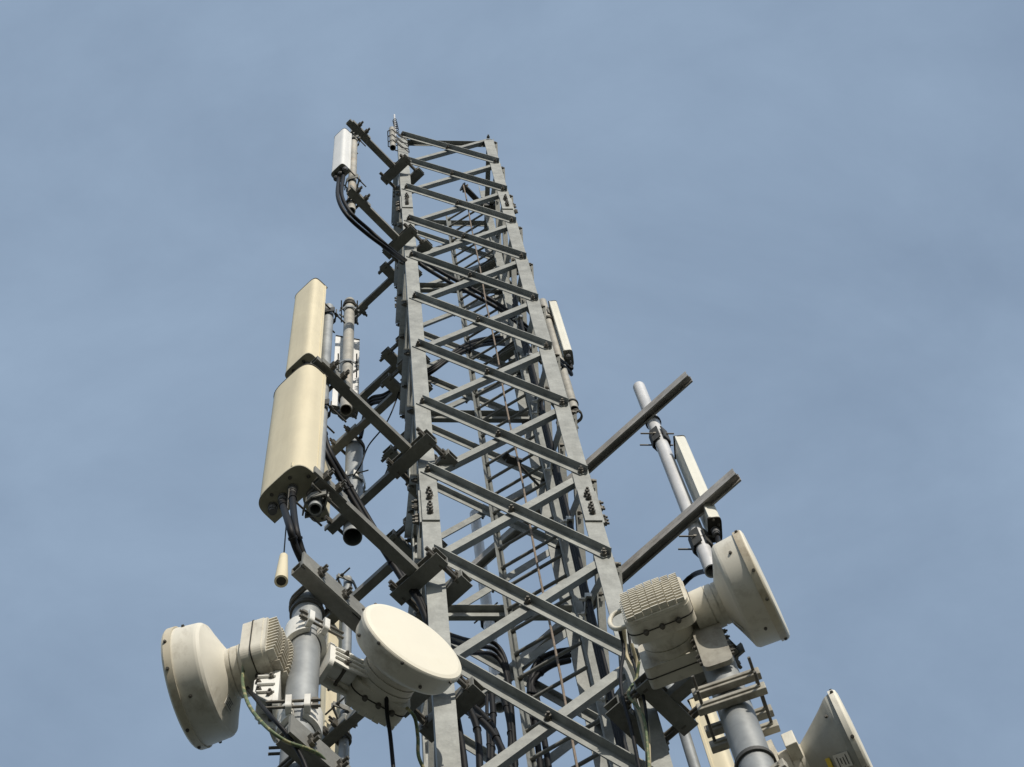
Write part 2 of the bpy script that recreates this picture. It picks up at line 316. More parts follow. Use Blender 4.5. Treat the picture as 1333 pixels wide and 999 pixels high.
m = MB(); m.box(q + V(-0.0, 0.01, 0), (1, 0.3, 0), (0, 1, 0), 0.10, 0.05, 0.03); m.box(q + V(-0.055, -0.02, 0.01), (1, -1, 0), (0, 0, 1), 0.05, 0.02, 0.03); m.obj('guide_plate', M['dark'], hk)

# ---------------------------------------------------------------- mounting arms
def chan(m, c, s, out, L, hgt, dep, t=0.008):
    """C channel along s, web on the -out side, flanges pointing along out"""
    m.prof(c - s * L / 2, c + s * L / 2, [(-hgt / 2, 0), (-hgt / 2, dep), (-hgt / 2 + t, dep), (-hgt / 2 + t, t), (hgt / 2 - t, t), (hgt / 2 - t, dep), (hgt / 2, dep), (hgt / 2, 0)] if s.cross(ZA).dot(out) > 0 else
           [(-hgt / 2, 0), (-hgt / 2, -dep), (-hgt / 2 + t, -dep), (-hgt / 2 + t, -t), (hgt / 2 - t, -t), (hgt / 2 - t, -dep), (hgt / 2, -dep), (hgt / 2, 0)][::-1], ZA)
def threaded(m, a, b, r=0.0105, nuts=()):
    a = Vector(a); b = Vector(b); d = (b - a).normalized(); m.tube([a, b], r, 8)
    for t in nuts:
        c = a + d * t; m.prof(c - d * 0.012, c + d * 0.012, [(r * 1.9 * math.cos(k * PI / 3), r * 1.9 * math.sin(k * PI / 3)) for k in range(6)], d.orthogonal())
def arm(leg, o, z, length, label, group='square steel arms holding the antenna pipes', pipe_w=None, pipe_r=0.03, pipe_t=None, extra=False, ubz=0.03):
    """bracket round a mast leg with a square tube pointing out along o; pipe_w: side the pipe's U bolts point to"""
    c = V(*leg, z); o = Vector(o).normalized(); s = V(-o.y, o.x, 0)
    T = thing('antenna_bracket', c, label, 'antenna bracket', group)
    m = MB(); m.sqtube(c + o * 0.018, c + o * length, 0.06, 0.006); m.obj('arm_tube', M['old'], T)
    m = MB(); chan(m, c + o * 0.009 - ZA * 0.002, s, o, 0.33, 0.076, 0.088)
    # the tube is welded to the web, so the channel is notched by it visually
    m.obj('clamp_channel', M['old'], T)
    m = MB(); chan(m, c - o * 0.082 - ZA * 0.002, s, -o, 0.34, 0.076, 0.085); m.obj('clamp_channel', M['old'], T)
    for i in (-1, 1):
        for j in (-1, 1):
            m = MB(); threaded(m, c + o * (0.125 + 0.02 * random.random()) + s * (0.130 * i) + ZA * (0.020 * j), c - o * (0.155 + 0.02 * random.random()) + s * (0.130 * i) + ZA * (0.020 * j), 0.0125, (0.10, 0.215))
            m.obj('threaded_rod', M['bolt'], T)
    if pipe_w is not None:
        w = Vector(pipe_w).normalized(); t = pipe_t
        pc = c + o * t - w * (0.031 + pipe_r)
        m = MB(); m.box(c + o * t + w * 0.037, o, w, (pipe_r + 0.03) * 2 + 0.10, 0.012, 0.075)
        if extra: m.box(c + o * (t - 0.03) + w * 0.050 + ZA * 0.01, o, w, 0.42, 0.012, 0.13)
        m.obj('backing_plate', M['old'], T)
        for j in (-1, 1):
            R_ = pipe_r + 0.009; zz = ZA * (0.0 + ubz * 0.6 * j)
            pts = [pc + w * (pipe_r + 0.031 * 2 + 0.07) + o * R_ + zz] + [pc + (o * math.cos(PI * k / 14) - w * math.sin(PI * k / 14)) * R_ + zz for k in range(15)] + [pc + w * (pipe_r + 0.031 * 2 + 0.07) - o * R_ + zz]
            m = MB(); m.tube(pts, 0.0085, 8)
            for sg in (-1, 1):
                a = pc + o * R_ * sg + zz + w * (pipe_r + 0.075); m.prof(a, a + w * 0.03, [(0.0185 * math.cos(k * PI / 3), 0.0185 * math.sin(k * PI / 3)) for k in range(6)], o)
            m.obj('u_bolt', M['bolt'], T)
    return T
r2 = math.sqrt(0.5)
oL, oB, oR, oK = V(-1, -1, 0) * r2, V(-1, 1, 0) * r2, V(1, -1, 0) * r2, V(1, 1, 0) * r2   # outward at the four legs
wL, wB = V(1, -1, 0) * r2, V(-1, -1, 0) * r2
# pipes: (x, y) axis, radius
def side_pipe(leg, o, w, t, r): return V(*leg, 0) + Vector(o) * t - Vector(w) * (0.031 + r)
arm((0, 0), oL, -2.93, 0.70, 'topmost square arm on the front left leg, above the small white antenna', pipe_w=wL, pipe_r=0.036, pipe_t=0.555)
arm((0, 0), oL, -5.63, 0.65, 'second square arm down the front left leg, under the small white antenna', pipe_w=wL, pipe_r=0.036, pipe_t=0.555)
arm((0, 0), oL, -10.56, 0.87, 'long square arm between the two stacked cream antennas and the front left leg', pipe_w=wL, pipe_r=0.034, pipe_t=0.725)
arm((0, 0), oL, -12.30, 0.79, 'long square arm from below the large cream antenna to the front left leg', pipe_w=wL, pipe_r=0.034, pipe_t=0.725)
arm((0, 0), oL, -13.48, 0.87, 'lowest long arm on the front left leg, crossing above the thick left pipe', pipe_w=wL, pipe_r=0.067, pipe_t=0.70, extra=True)
arm((0, 1), oB, -2.90, 0.66, 'upper short arm on the rear left leg, holding the pipe with a narrow white antenna', pipe_w=-wB, pipe_r=0.052, pipe_t=0.585)
arm((0, 1), oB, -5.62, 0.74, 'arm on the rear left leg under the pipe with the narrow white antenna', pipe_w=-wB, pipe_r=0.052, pipe_t=0.585)
arm((0, 1), oB, -6.32, 0.86, 'arm on the rear left leg crossing behind the long front arm, over an open pipe', pipe_w=wB, pipe_r=0.072, pipe_t=0.665)
arm((0, 1), oB, -7.97, 0.80, 'arm on the rear left leg ending above the open lower end of a pipe', pipe_w=wB, pipe_r=0.072, pipe_t=0.665)
oK2 = V(math.cos(math.radians(50.9)), math.sin(math.radians(50.9)), 0)
arm((1, 1), oK2, -2.83, 0.80, 'upper arm on the rear right leg behind the slim right antenna', pipe_w=V(-oK2.y, oK2.x, 0), pipe_r=0.042, pipe_t=0.703)
arm((1, 1), oK2, -5.60, 0.80, 'lower arm on the rear right leg below the slim right antenna', pipe_w=V(-oK2.y, oK2.x, 0), pipe_r=0.042, pipe_t=0.703)
arm((1, 0), oR, -13.66, 0.46, 'short arm on the front right leg leading to the thick right pipe', pipe_w=V(1, 1, 0), pipe_r=0.073, pipe_t=0.33)
arm((0, 0), oL, -14.98, 0.87, 'bottommost arm on the front left leg at the lower edge of the photo', pipe_w=wL, pipe_r=0.067, pipe_t=0.70, extra=True)
arm((0, 1), oB, -9.55, 0.86, 'arm on the rear left leg behind the thick left pipe', pipe_w=wB, pipe_r=0.03, pipe_t=0.66)
arm((0, 1), oB, -11.2, 0.86, 'lowest arm on the rear left leg behind the thick left pipe', pipe_w=wB, pipe_r=0.03, pipe_t=0.66)

def pipe(P, z1, z0, r, m, label, group='vertical antenna pipes', t=0.008):
    mb = MB(); mb.pipe((P.x, P.y, z0), (P.x, P.y, z1), r, t); return tag(mb, 'mounting_pipe', m, (P.x, P.y, z0), label, 'pipe', group)
PT = side_pipe((0, 0), oL, wL, 0.555, 0.036); PA = side_pipe((0, 0), oL, wL, 0.725, 0.034); PE = side_pipe((0, 0), oL, wL, 0.70, 0.067)
PB = side_pipe((0, 1), oB, -wB, 0.585, 0.052); PC = side_pipe((0, 1), oB, wB, 0.665, 0.072); PF = side_pipe((0, 1), oB, wB, 0.66, 0.03)
PK = side_pipe((1, 1), oK2, V(-oK2.y, oK2.x, 0), 0.703, 0.042)
PG = V(1.226, -0.326, 0)
pipe(PT, -2.66, -5.86, 0.036, M['rust_pipe'], 'rust stained pipe behind the small white antenna at the upper left')
pipe(PA, -9.0, -12.45, 0.034, M['pipe'], 'slim grey pipe behind the two stacked cream antennas')
pipe(PE, -13.42, -15.6, 0.067, M['pipe'], 'thick galvanised pipe at lower left between the two left dishes')
pipe(PB, -2.72, -5.9, 0.052, M['rust_pipe'], 'grey pipe with a ringed top in front of the narrow white antenna')
pipe(PC, -6.2, -8.14, 0.072, M['pipe'], 'wide pipe with its dark open lower end under the long left arms', t=0.006)
pipe(PK, -2.15, -5.45, 0.042, M['rust_pipe'], 'rust stained pipe just right of the mast beside a slim antenna')
pipe(PG, -13.75, -15.8, 0.073, M['pipe'], 'thick galvanised pipe at lower right below the right dish')
pipe(PF, -8.95, -13.2, 0.03, M['pipe'], 'slim pipe standing behind the thick left pipe')
PH = V(1.22, 0.38, 0)
pipe(PH, at(868, 880, (1, 1, 0), 1.6).z, -15.0, 0.027, M['pipe'], 'slim pipe behind the front right leg at lower right')
# beam mounted pipes
PR = V(1.70, 0.46, 0); PL = V(0.535, 1.625, 0)
pipe(PR, -7.85, -11.13, 0.045, M['white_pipe'], 'bright aluminium pipe right of the mast crossing the two strut beams')
pipe(PL, -7.5, -10.6, 0.040, M['white_pipe'], 'pale aluminium pipe seen through the mast bracing')

# strut beams on the rear right leg
def strut(pl_, pr_, z, label):
    a = V(*pl_, z); b = V(*pr_, z); d = (b - a).normalized(); n = V(d.y, -d.x, 0); n = n if n.y < 0 else -n
    T = thing('strut_beam', (a + b) / 2, label, 'beam', 'slotted strut beams behind the mast')
    w, h, t, lip = 0.062, 0.048, 0.006, 0.012
    for sg in (1, -1):                       # two back to back lipped channels
        pts = [(0.001, -w / 2), (h, -w / 2), (h, -w / 2 + lip), (h - t, -w / 2 + lip), (h - t, -w / 2 + t), (0.001 + t, -w / 2 + t), (0.001 + t, w / 2 - t), (h - t, w / 2 - t), (h - t, w / 2 - lip), (h, w / 2 - lip), (h, w / 2), (0.001, w / 2)]
        m = MB(); m.prof(a, b, [(p * sg, q) for p, q in pts][::sg], ZA); m.obj('channel', M['strut'], T)
    m = MB(); L_ = (b - a).length; k_ = 0.06
    while k_ < L_: m.box(a + d * k_ + ZA * (w / 2 - 0.0005), d, n, 0.045, 0.016, 0.003); k_ += 0.09
    m.obj('slot_row', M['gasket'], T)
    return T, d, n
b1z = at(895, 492, (1, 1, 0), 2.06).z; b2z = at(957, 620, (1, 1, 0), 2.06).z
strut((0.33, 1.73), (at(895, 492, (1, 1, 0), 2.06).x + 0.01, at(895, 492, (1, 1, 0), 2.06).y - 0.01), b1z, 'upper strut beam sticking out right of the mast')
strut((0.33, 1.73), (at(957, 620, (1, 1, 0), 2.06).x + 0.01, at(957, 620, (1, 1, 0), 2.06).y - 0.01), b2z, 'lower strut beam sticking out right of the mast, towards the right dish')

def pclamp(P, z, face, r, label, cat='clamp', wd=0.15, hgt=0.10, m=None, rod=0.16):
    """two jaw plates round a pipe with threaded rods; face: direction of the clamped object"""
    f = Vector(face).normalized(); s = V(-f.y, f.x, 0); c = V(P.x, P.y, z); m = m or M['old']
    T = thing('pipe_clamp', c, label, cat, 'pipe clamps')
    for sg in (1, -1):
        q = MB(); d0 = r * 0.55; d1 = r + 0.012
        # bent plate: centre pressed away from the pipe, wings along s
        for a0, a1, b0, b1 in ((-wd / 2, -r * 0.5, d0 - 0.01, d1), (-r * 0.5, r * 0.5, d1, d1), (r * 0.5, wd / 2, d1, d0 - 0.01)):
            p0 = c + s * a0 + f * sg * b0; p1 = c + s * a1 + f * sg * b1
            q.box((p0 + p1) / 2, p1 - p0, ZA, (p1 - p0).length + 0.004, hgt, 0.008)
        q.obj('jaw', m, T)
    for sx in (-1, 1):
        q = MB(); threaded(q, c + s * (wd / 2 - 0.018) * sx - f * (r + rod * 0.45), c + s * (wd / 2 - 0.018) * sx + f * (r + 0.05), 0.006, (rod * 0.45 + r * 0.2, ))
        q.obj('threaded_rod', M['bolt'], T)
    return T

# ---------------------------------------------------------------- panel antennas
def antenna(back, f, wd, dep, z0, z1, body, label, rnd=0.5, ports=2, m_end=None, seam=True, poff=None, front=False, group='panel antennas'):
    """back: xy of the middle of the flat back; f: facing direction; rnd: how rounded the radome is"""
    f = Vector(f).normalized(); s = V(-f.y, f.x, 0); B = V(back[0], back[1], 0)
    T = thing('panel_antenna', V(back[0], back[1], z0), label, 'antenna', group)
    def sec(k=1.0, n=26):
        out = []
        ex = 2.0 + (1 - rnd) * 5
        for i in range(n + 1):
            a = PI * i / n; ca, sa = math.cos(a), math.sin(a)
            x = math.copysign(abs(ca) ** (2 / ex), ca) * wd / 2; y = abs(sa) ** (2 / ex) * dep * 0.86 + dep * 0.14
            out.append((x * k, y * (1 if k == 1 else k) if k == 1 else y + (k - 1) * 0.04))
        if k == 1: out = [(wd / 2, 0)] + out + [(-wd / 2, 0)]
        else: out = [(wd / 2 * k, -(k - 1) * 0.3)] + out + [(-wd / 2 * k, -(k - 1) * 0.3)]
        return out
    def shell(zb, zt, k=1.0):
        m = MB(); S_ = sec(k); n = len(S_)
        bt = [B + s * x + f * y + ZA * zb for x, y in S_]; tp = [B + s * x + f * y + ZA * zt for x, y in S_]
        m.add(bt + tp, [(i, i + 1, n + i + 1, n + i) for i in range(n - 1)], True)
        m.add(bt + tp, [(n - 1, 0, n, 2 * n - 1)]); m.add(bt + tp, [tuple(range(n - 1, -1, -1)), tuple(range(n, 2 * n))])
        return m
    shell(z0 + 0.012, z1 - 0.012).obj('radome', body, T)
    shell(z0, z0 + 0.012, 1.03).obj('end_cap', m_end or M['creamend'], T); shell(z1 - 0.012, z1, 1.03).obj('end_cap', M['gasket'], T)
    if seam:
        m = MB()
        for sg in (-1, 1): m.box(B + s * (wd / 2 + 0.001) * sg + f * dep * 0.10 + ZA * (z0 + z1) / 2, s, f, 0.006, 0.012, z1 - z0 - 0.03)
        m.obj('edge_strip', body, T)
    offs = poff or [wd * 0.35 * (i - (ports - 1) / 2) for i in range(ports)]; T['_p'] = 0
    if front:
        m = MB(); m.box(B + s * wd * 0.33 + f * (dep * 0.925) + ZA * (z0 + z1) / 2, s + f * 0.4, f, 0.005, 0.006, z1 - z0 - 0.03); m.box(B + s * wd * 0.33 + f * (dep * 0.93) + ZA * (z0 + 0.05), s, f, 0.012, 0.012, 0.05); m.obj('front_seam', body, T)
    for off in offs:
        m = MB(); c = B + f * dep * 0.42 + s * off + ZA * z0
        m.lathe(c, -ZA, [(-0.01, 0.026), (0.02, 0.026), (0.02, 0.022), (0.03, 0.022), (0.03, 0.024), (0.06, 0.024), (0.06, 0.019), (0.075, 0.019), (0.075, 0)], 16); m.obj('connector', M['gland'], T)
    for a in (-0.42, -0.2, 0.2, 0.42):
        m = MB(); m.bolt(B + s * wd * a + f * dep * (0.75 if abs(a) < 0.3 else 0.35) + ZA * (z0 - 0.0), -ZA, 0.008, 0.006, 0.005); m.obj('screw', M['bolt'], T)
    return T
# large cream antenna: back right lower corner under px 415,624
f2 = oL; s2 = V(r2, -r2, 0)
c2 = atz(416, 625, -12.26); w2 = 0.322
B2 = c2 - s2 * w2 / 2; zt2 = at(422.5, 492, (1, 1, 0), c2.x + c2.y).z
antenna(B2, f2, w2, 0.150, -12.26, zt2, M['cream'], 'large cream antenna with two thick black cables from its base', rnd=0.62, poff=(-0.105, -0.035, 0.035), front=True)
c1 = atz(417.5, 473, -10.42); w1 = 0.210
B1 = c1 - s2 * w1 / 2; zt1 = at(423.5, 375, (1, 1, 0), c1.x + c1.y).z
antenna(B1, f2, w1, 0.105, -10.42, zt1, M['cream'], 'cream antenna standing directly above the largest one', rnd=0.25, ports=2)
ct = atz(456, 222, -5.05); wt = 0.15
BT_ = ct - s2 * wt / 2; ztt = at(459, 174, (1, 1, 0), ct.x + ct.y).z
antenna(BT_, f2, wt, 0.095, -5.05, ztt, M['white'], 'small bright white antenna at the upper left end of the top arms', rnd=0.3, ports=3, m_end=M['greyend'])
BB = V(PB.x, PB.y, 0) + oB * 0.10
antenna(V(PB.x - 0.01, PB.y + 0.11, 0), V(-0.18, 1, 0), 0.225, 0.07, -5.55, -3.55, M['white'], 'narrow white antenna half hidden behind a vertical pipe', rnd=0.3, ports=2, m_end=M['greyend'])
BC = V(PC.x, PC.y, 0) + V(-0.8, 0.1, 0) * 0.16
antenna(BC + V(-0.10, -0.02, 0), V(-1, 0.35, 0), 0.28, 0.14, -7.5, -6.1, M['cream'], 'cream antenna mostly hidden behind the large one', rnd=0.7, ports=2)
antenna(V(PK.x + 0.050, PK.y - 0.01, 0), V(1, -0.15, 0), 0.16, 0.080, -4.05, -2.42, M['ivory'], 'slim ivory antenna just right of the mast', rnd=0.2, ports=2, m_end=M['greyend'])
cr = atz(925, 673, -10.7)
antenna(V(cr.x - 0.0, cr.y + 0.09, 0), V(1, -0.12, 0), 0.16, 0.075, -10.7, at(880, 566, (0, 1, 0), cr.y).z, M['ivory'], 'long slim ivory antenna beside the bright pipe right of the mast', rnd=0.2, ports=1, m_end=M['gasket'])
ch = at(905, 925, (1, 1, 0), 1.7)
antenna(V(ch.x, ch.y, 0), V(1, -0.6, 0), 0.14, 0.09, -15.2, ch.z, M['cream'], 'cream antenna behind the thick right pipe, cut by the lower edge', rnd=0.2, ports=1)
cf = V(PF.x - 0.04, PF.y + 0.10, 0)
antenna(cf, oB, 0.20, 0.08, -12.9, -9.35, M['cream'], 'cream antenna behind the thick left pipe', rnd=0.2, ports=2)

pclamp(PT, -3.15, oL, 0.036, 'clamp between the rusty pipe and the top of the small white antenna', wd=0.14, hgt=0.07)
pclamp(PT, -4.85, oL, 0.036, 'clamp on the rusty pipe near the foot of the small white antenna', wd=0.16, hgt=0.12)
pclamp(PA, -9.20, oL, 0.034, 'clamp at the head of the slim pipe behind the upper cream antenna', wd=0.13, hgt=0.08, m=M['dark'])
pclamp(PA, -11.0, oL, 0.034, 'clamp on the slim pipe behind the top of the largest cream antenna', wd=0.13, hgt=0.08, m=M['dark'], rod=0.25)
pclamp(PA, -12.38, oL, 0.034, 'clamp at the open foot of the slim pipe under the large cream antenna', wd=0.16, hgt=0.06)
pclamp(PB, -3.08, V(0, 1, 0), 0.052, 'light clamp round the ringed top of the grey pipe', wd=0.19, hgt=0.05, m=M['pipe'])
pclamp(PB, -4.75, V(0, 1, 0), 0.052, 'light clamp half way down the grey pipe', wd=0.2, hgt=0.05, m=M['pipe'])
pclamp(PC, -7.1, V(-1, 0.3, 0), 0.072, 'white painted clamp round the wide open pipe', wd=0.2, hgt=0.10, m=M['castwhite'])
pclamp(PR, -8.95, V(1, 0, 0), 0.045, 'upper dark clamp on the bright pipe right of the mast', wd=0.12, hgt=0.20, m=M['dark'], rod=0.2)
pclamp(PR, -10.72, V(1, 0, 0), 0.045, 'lower dark clamp on the bright pipe, above the right dish', wd=0.12, hgt=0.20, m=M['dark'], rod=0.2)
pclamp(PL, -9.35, V(-1, 1, 0), 0.040, 'dark clamp on the pale pipe seen through the bracing', wd=0.13, hgt=0.14, m=M['dark'], rod=0.2)
pclamp(PK, -2.62, V(1, -0.1, 0), 0.042, 'clamp at the head of the slim antenna just right of the mast', wd=0.11, hgt=0.16, m=M['old'])
pclamp(PF, -9.05, oB, 0.03, 'clamp on the head of the slim pipe behind the thick left one', wd=0.2, hgt=0.05)
pclamp(PF, -10.9, oB, 0.03, 'clamp lower on the slim pipe behind the thick left one', wd=0.2, hgt=0.05)
for P_, zz, rr, lb in ((PB, -2.82, 0.052, 'black band round the top of the grey pipe'), (PR, -8.62, 0.045, 'black band round the bright pipe below the upper strut beam'), (PK, -5.30, 0.042, 'black band at the foot of the pipe just right of the mast'), (PH, at(868, 880, (1, 1, 0), 1.6).z - 0.1, 0.027, 'black band round the slim pipe behind the front right leg'), (PE, -13.56, 0.067, 'black band round the head of the thick left pipe'), (PG, -14.72, 0.073, 'black band low on the thick right pipe')):
    m = MB(); m.lathe((P_.x, P_.y, zz), ZA, [(-0.012, rr + 0.001), (-0.012, rr + 0.011), (0.012, rr + 0.011), (0.012, rr + 0.001)], 28); tag(m, 'pipe_band', M['dark'], (P_.x, P_.y, zz), lb, 'band', 'bands round pipes')

# ---------------------------------------------------------------- microwave dishes
def rbox(m, c, ax, ay, az, sx, sy, sz, rad, taper=1.0, n=6):
    """box whose outline in the ax-ay plane has rounded corners, extruded along az"""
    pts = []
    for qx, qy, a0 in ((1, 1, 0), (-1, 1, PI / 2), (-1, -1, PI), (1, -1, 3 * PI / 2)):
        for k in range(n + 1):
            a = a0 + PI / 2 * k / n; pts.append((qx * (sx / 2 - rad) + math.cos(a) * rad, qy * (sy / 2 - rad) + math.sin(a) * rad))
    N = len(pts); lo = [c + ax * x + ay * y - az * sz / 2 for x, y in pts]; hi = [c + ax * x * taper + ay * y * taper + az * sz / 2 for x, y in pts]
    m.add(lo + hi, [(i, (i + 1) % N, N + (i + 1) % N, N + i) for i in range(N)], False); m.add(lo + hi, [tuple(range(N - 1, -1, -1)), tuple(range(N, 2 * N))])
def dish(c, az, R, label, name='microwave_dish', deep=0.15, cyl=0.075, rim=0.045, hub=0.10, hubl=0.10, rimmat='rim', sticker=None, shell='dish'):
    n = V(math.cos(math.radians(az)), math.sin(math.radians(az)), 0); s = V(-n.y, n.x, 0); c = Vector(c)
    T = thing(name, c - n * (deep + cyl + rim), label, 'dish antenna', 'microwave dish antennas')
    b = -n
    m = MB(); m.lathe(c, b, [(-0.006, 0), (-0.005, R * 0.5), (-0.001, R * 0.9), (0.004, R * 0.972), (0.010, R * 0.99)], 72); m.obj('radome_face', M['dishface'], T)
    m = MB(); m.lathe(c, b, [(0.010, R * 0.99), (0.014, R), (rim, R)], 72); m.lathe(c, b, [(rim, R), (rim, R * 0.975)], 72, False); m.obj('rim_band', M[rimmat], T)
    m = MB(); z1 = rim + cyl; z2 = z1 + deep
    m.lathe(c, b, [(rim - 0.01, R * 0.972), (z1 - 0.01, R * 0.945), (z1, R * 0.935), (z1 + 0.012, R * 0.90)] + [(z1 + 0.012 + (deep - 0.012) * k / 7, R * 0.90 + (hub - R * 0.90) * (k / 7) ** 0.92) for k in range(1, 8)], 72)
    sh = m.obj('reflector_shell', M[shell], T)
    m = MB(); y = z2 - 0.002
    pr = [(y, hub * 1.0), (y + 0.02, hub * 1.0), (y + 0.02, hub * 0.96), (y + 0.026, hub * 0.96), (y + 0.026, hub * 1.02), (y + 0.055, hub * 1.02), (y + 0.055, hub * 0.97), (y + 0.06, hub * 0.97), (y + 0.06, hub * 1.04), (y + hubl, hub * 1.04), (y + hubl, 0)]
    for a, b_ in zip(pr[:-1], pr[1:]): m.lathe(c, b, [a, b_], 40, abs(a[1] - b_[1]) < 1e-6)
    m.obj('feed_hub', M['cast'], T)
    for k in range(12):
        a = 2 * PI * k / 12 + 0.3; rad = s * math.cos(a) + ZA * math.sin(a)
        m = MB(); m.bolt(c + b * (rim * 0.55 + (0.06 if k % 3 == 0 else 0)) + rad * (R * (0.96 if k % 3 == 0 else 1.0)), rad, 0.0062, 0.005, 0.0); m.obj('rim_screw', M['bolt'], T)
    if sticker is not None:
        for (a, dd, wds, hts, mt) in sticker:
            rad = s * math.cos(a) + ZA * math.sin(a); tn = -s * math.sin(a) + ZA * math.cos(a)
            zz = z1 + deep * dd; f_ = ((zz - z1 - 0.012) / (deep - 0.012)) ** 0.92; Rr = R * 0.90 + (hub - R * 0.90) * f_
            slope = (b * (deep - 0.012) + rad * (hub - R * 0.90)).normalized(); nr = tn.cross(slope); nr = nr if nr.dot(rad) > 0 else -nr
            m = MB(); m.box(c + b * zz + rad * Rr + nr * 0.006, tn, slope, wds, hts, 0.003); st = m.obj('sticker', mt, T)
            if mt is M['sticker']:
                for q in range(4):
                    mm = MB(); mm.box(c + b * zz + rad * Rr + nr * 0.0085 + slope * (hts * (q - 1.5) * 0.2) + tn * wds * 0.05 * (q % 2), tn, slope, wds * (0.7 - 0.15 * (q % 3)), hts * 0.05, 0.001); mm.obj('printed_line', M['print'], st)
    return T, c + b * (z2 + hubl), n, s
def radio(c, ax, label, w=0.29, h=0.27, d=0.10, fin=0.07, roll=0.0, mt='cast', hs=1, name='radio_unit'):
    """outdoor radio box: mounting face at c, body grows along ax, cooling fins on the far side"""
    ax = Vector(ax).normalized(); s = V(-ax.y, ax.x, 0).normalized(); u = ZA.copy()
    Rr = Matrix.Rotation(roll, 3, ax); s = Rr @ s; u = Rr @ u
    T = thing(name, c, label, 'radio unit', 'radio boxes behind the dishes'); c = Vector(c)
    m = MB(); rbox(m, c + ax * (d * 0.5), s, u, ax, w, h, d, 0.055, 1.0, 8); m.obj('housing', M[mt], T, bevel=0.006)
    m = MB(); rbox(m, c + ax * (d * 0.5), s, u, ax, w + 0.006, h + 0.006, 0.005, 0.056, 1.0, 8); m.obj('seam', M['gasket'], T)
    m = MB(); rbox(m, c + ax * (d + 0.008), s, u, ax, w * 0.98, h * 0.98, 0.016, 0.05, 1.0, 8)
    nf = 12; seg = 7
    for i in range(nf):
        y = (i - (nf - 1) / 2) * h * 0.88 / (nf - 1)
        for j in range(seg):
            x = (j - (seg - 1) / 2) * w * 0.90 / seg; dp = fin * (1.0 - 0.30 * (abs(y) / (h / 2)) ** 3) * (1.0 - 0.45 * (abs(j - (seg - 1) / 2) / (seg / 2)) ** 1.6 - 0.07 * (j % 2)) * (1 - 0.15 * (abs(y) / (h / 2)) ** 2)
            m.box(c + ax * (d + 0.016 + dp / 2) + s * x + u * (y + 0.003 * (j % 2)), s, u, w * 0.90 / seg - 0.0035, 0.0065, dp)
    m.obj('heat_sink', M[mt], T)
    m = MB(); pts = spline([c + ax * (d * 0.8) + s * hs * (w / 2 + a) + u * h * b for a, b in ((-0.01, 0.30), (0.045, 0.24), (0.065, 0), (0.045, -0.24), (-0.01, -0.30))])
    m.tube(pts, 0.011, 10); m.obj('handle', M[mt], T)
    for q in (-0.25, 0.0, 0.25):
        m = MB(); cc = c + ax * d * 0.5 + s * w * q - u * h / 2; m.lathe(cc, -u, [(-0.01, 0.013), (0.010, 0.013), (0.010, 0.009), (0.022, 0.009), (0.022, 0)], 12); m.obj('connector', M['bolt'], T)
    return T
